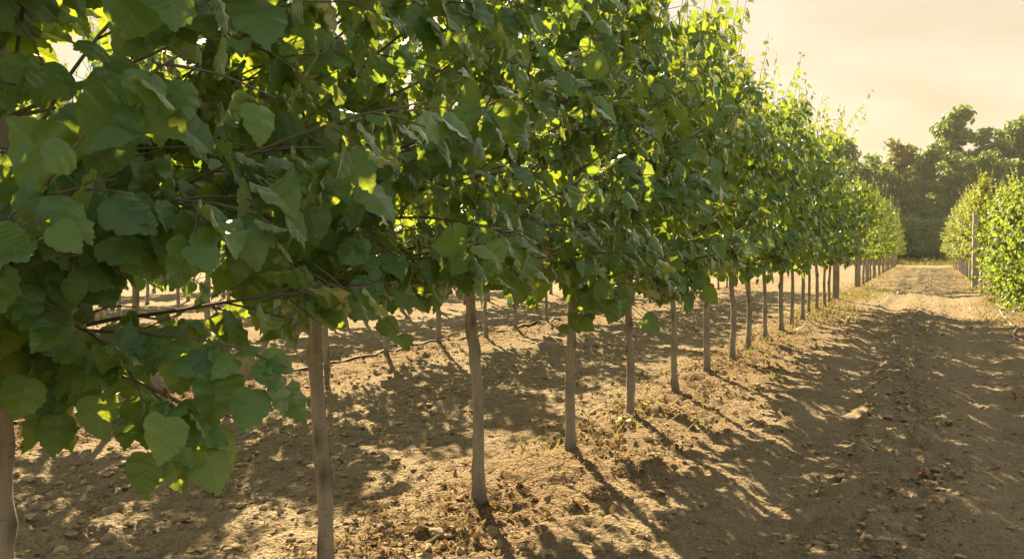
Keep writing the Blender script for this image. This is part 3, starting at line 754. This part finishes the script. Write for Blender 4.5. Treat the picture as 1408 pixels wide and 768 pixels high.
# grass at the end of the path
P = np.stack([rng.uniform(-14, 14, 9000), 92 + 12 * rng.rand(9000)], -1)
n = len(P); z = ground_h(P[:, 0], P[:, 1]); hgt = rng.uniform(.25, 1.0, n) * (.5 + .5 * (P[:, 1] - 92) / 12)
d = np.column_stack([rng.normal(0, .22, (n, 2)), np.ones(n)]) * hgt[:, None]; wv = np.column_stack([rng.normal(0, 1, (n, 2)), np.zeros(n)]); wv = norm(wv) * .035
p0 = np.column_stack([P, z]); V = np.stack([p0 - wv, p0 + wv, p0 + d], 1).reshape(-1, 3)
b = MB(); b.add(V, None, np.arange(n * 3).reshape(-1, 3), r=np.repeat(rng.rand(n), 3))
tag(link('tall_grass', b.mesh('tall_grass', M['dry_grass'])), kind='stuff')
P = scatter(8500, rng, (-3.4, 2.6), (5, 80), lambda x, y: np.clip(1, 0, 1) * np.where(y < 20, .22 * rowd(x, .55), 1) * np.clip(.1 + .6 * rowd(x, .7) + (abs(y - 34) < 3.5) * .5 + (y > 70) * .4, 0, 1) * np.clip(.3 + 2.5 * fbm(x * .9, y * .4, 2), 0, 1))
n = len(P); p0 = np.column_stack([P, ground_h(P[:, 0], P[:, 1])]); hgt = rng.uniform(.03, .12, n)
d = np.column_stack([rng.normal(0, .6, (n, 2)), np.ones(n)]) * hgt[:, None]; wv = norm(np.column_stack([rng.normal(0, 1, (n, 2)), np.zeros(n)])) * .012
V = np.stack([p0 - wv, p0 + wv, p0 + d], 1).reshape(-1, 3)
b = MB(); b.add(V, None, np.arange(n * 3).reshape(-1, 3), r=np.repeat(rng.rand(n), 3))
tag(link('short_grass', b.mesh('short_grass', M['dry_grass'])), kind='stuff')

# stones, fallen leaves and weeds one can point at
def on_ground(px, py):
    z = CAM_H * F_PX / (py - VY); p = at_depth(px, py, z); return p[0], p[1]
def stone(px, py, size, tone, label):
    x, y = on_ground(px, py); rg = rs(int(px * 7 + py)); b = MB()
    import bmesh
    bm = bmesh.new(); bmesh.ops.create_icosphere(bm, subdivisions=3, radius=1)
    v = np.array([q.co[:] for q in bm.verts]); bm.verts.index_update(); f = np.array([[q.index for q in fc.verts] for fc in bm.faces]); bm.free()
    for _ in range(9):                                       # knock flats off the lump
        dn = norm(rg.normal(0, 1, 3)); lim = rg.uniform(.62, .9); ex = np.maximum(v @ dn - lim, 0); v = v - ex[:, None] * dn * .9
    v = v * (1 + .10 * fbm(v[:, 0] * 3 + px, v[:, 1] * 3 + v[:, 2] * 2 + py, 4, .6))[:, None]
    v = v * np.array([1.25, .9, .62]) * size
    b.add(v, None, f, r=tone)
    o = link('stone', b.mesh('stone', M['stone']), None, (x, y, gz(x, y) + size * .25), rg.rand() * 6.28); tag(o, label, 'stone', 'stones on the soil')
for a in [(1310, 648, .028, .9, 'pale angular stone on the right of the dirt path'), (1250, 730, .032, .35, 'dark earthy stone at the bottom of the dirt path'),
          (85, 745, .045, .9, 'pale stone near the left trunk at the bottom edge'), (150, 735, .05, .35, 'brown lump beside the pale stone at bottom left'),
          (250, 708, .045, .5, 'flat stone below the drooping branch'), (388, 665, .04, .2, 'small dark stone left of the thickest trunk'),
          (600, 752, .045, .5, 'round stone near the bottom edge between two front trunks'), (620, 745, .03, .85, 'small pale stone touching the round stone at bottom middle'),
          (165, 712, .04, .7, 'light brown stone left of the flat stone'), (1078, 678, .025, .5, 'small stone in the left wheel track'), (1285, 525, .03, .8, 'pale stone far up on the dirt path')]:
    stone(*a)
def fallen(px, py, size, tone, label):
    x, y = on_ground(px, py); rg = rs(int(px * 3 + py)); b = MB()
    put_leaves(b, [(0, 0, size * .18)], [UPV + rg.normal(0, .3, 3)], [np.array([math.cos(px), math.sin(px), 0])], np.array([size]), np.array([tone]), [leaf_template(12, 2, .5, .2, -.35, .25, 0.01)], rg)
    o = link('fallen_leaf', b.mesh('fallen_leaf', M['dead_leaf']), None, (x, y, gz(x, y) + .008)); tag(o, label, 'leaf', 'fallen leaves on the path')
for a in [(1262, 646, .075, .05, 'red-brown curled fallen leaf in the middle of the dirt path'), (1245, 694, .09, .3, 'orange fallen leaf in the small heap low on the path'),
          (1228, 702, .07, .55, 'tan fallen leaf left of the orange one in the small heap'), (1205, 664, .06, .6, 'tan fallen leaf lying flat left of the red-brown one'),
          (1213, 618, .06, .7, 'pale tan fallen leaf higher up the dirt path'), (1229, 543, .07, .95, 'yellow fallen leaf far up the dirt path'),
          (1300, 710, .06, .3, 'brown fallen leaf at the right of the small heap'), (1283, 686, .05, .15, 'dark red fallen leaf right of the heap'),
          (1175, 537, .08, .6, 'pale fallen leaf beside the left wheel track'), (965, 610, .07, .25, 'orange fallen leaf under the near linden row'),
          (1081, 490, .09, .1, 'reddish fallen leaf far along the linden row'), (1340, 538, .07, .6, 'tan fallen leaf at the right side of the path'),
          (1388, 682, .05, .6, 'tan fallen leaf near the right edge of the picture'), (1163, 636, .05, .65, 'small tan fallen leaf in the wheel track'), (688, 710, .06, 1.0, 'yellow fallen leaf at the foot of the leaning trunk'),
          (535, 640, .07, .3, 'brown fallen leaf between the two front trunks'), (520, 655, .06, .5, 'tan fallen leaf just left of the leaning trunk')]:
    fallen(*a)
def weed(px, py, size, tone, nl, label, up=.5):
    x, y = on_ground(px, py); rg = rs(int(px + py)); b = MB(); n = nl; size *= .85
    a = rg.rand(n) * 6.28; o_ = np.stack([np.cos(a), np.sin(a), 0 * a], -1)
    st = o_ * size * rg.uniform(.05, .5, (n, 1)) + UPV * size * up * rg.rand(n, 1)
    for k in range(0, n, 3): b.tube(np.array([(0, 0, -.01), st[k] * .5 + UPV * .005, st[k]]), [.002, .0015, .001], 4, r=.5)
    put_leaves(b, st, UPV * .9 + o_ * .1 + rg.normal(0, .3, (n, 3)), o_ + rg.normal(0, .2, (n, 3)) + UPV * .3, rg.uniform(.25, .45, n) * size, np.clip(tone + rg.normal(0, .15, n), 0, 1), T_MID, rg)
    o = link('weed', b.mesh('weed', M['weed_leaf']), None, (x, y, gz(x, y))); tag(o, label, 'weed', 'weeds along the rows')
for a in [(860, 592, .12, .95, 22, 'yellow weed at the foot of the fourth full trunk'), (886, 573, .1, .8, 16, 'yellow-green weed right behind the fourth full trunk'),
          (1068, 520, .16, .4, 24, 'upright green weed by the path edge of the linden row', 1.3), (1033, 534, .12, .8, 16, 'low yellow-green weed left of the upright weed'),
          (985, 519, .12, .55, 18, 'green weed beside the sixth full trunk'), (960, 715, .07, .6, 14, 'tiny green weed in the sunny soil near the bottom'),
          (1046, 560, .09, .7, 14, 'small weed at the edge of the shaded track'), (960, 590, .1, .9, 16, 'flat yellowish weed among leaf litter'),
          (1325, 368, .5, .5, 30, 'low green plant at the far end of the path'), (1262, 362, .5, .5, 30, 'green tuft growing in the middle of the far path', 1.0)]:
    weed(*a)

# ------------------------------------------------------------------ haze
def haze():
    x0, x1, y0, y1, z0, z1 = -340, 340, -310, 345, -1.6, 30
    V = [(x, y, z) for x in (x0, x1) for y in (y0, y1) for z in (z0, z1)]
    Q = [(0, 1, 3, 2), (4, 6, 7, 5), (0, 4, 5, 1), (2, 3, 7, 6), (0, 2, 6, 4), (1, 5, 7, 3)]
    m, t = new_mat('haze'); N = NT(t)
    v = N.n('ShaderNodeVolumePrincipled'); v.inputs['Color'].default_value = (0.88, 0.95, 0.88, 1)
    v.inputs['Density'].default_value = 0.0003; v.inputs['Anisotropy'].default_value = 0.35
    o = N.n('ShaderNodeOutputMaterial'); N.l(v.outputs[0], o.inputs['Volume'])
    b = MB(); b.add(V, Q); me = b.mesh('haze', m, False)
    tag(link('haze', me), kind='stuff')
haze()
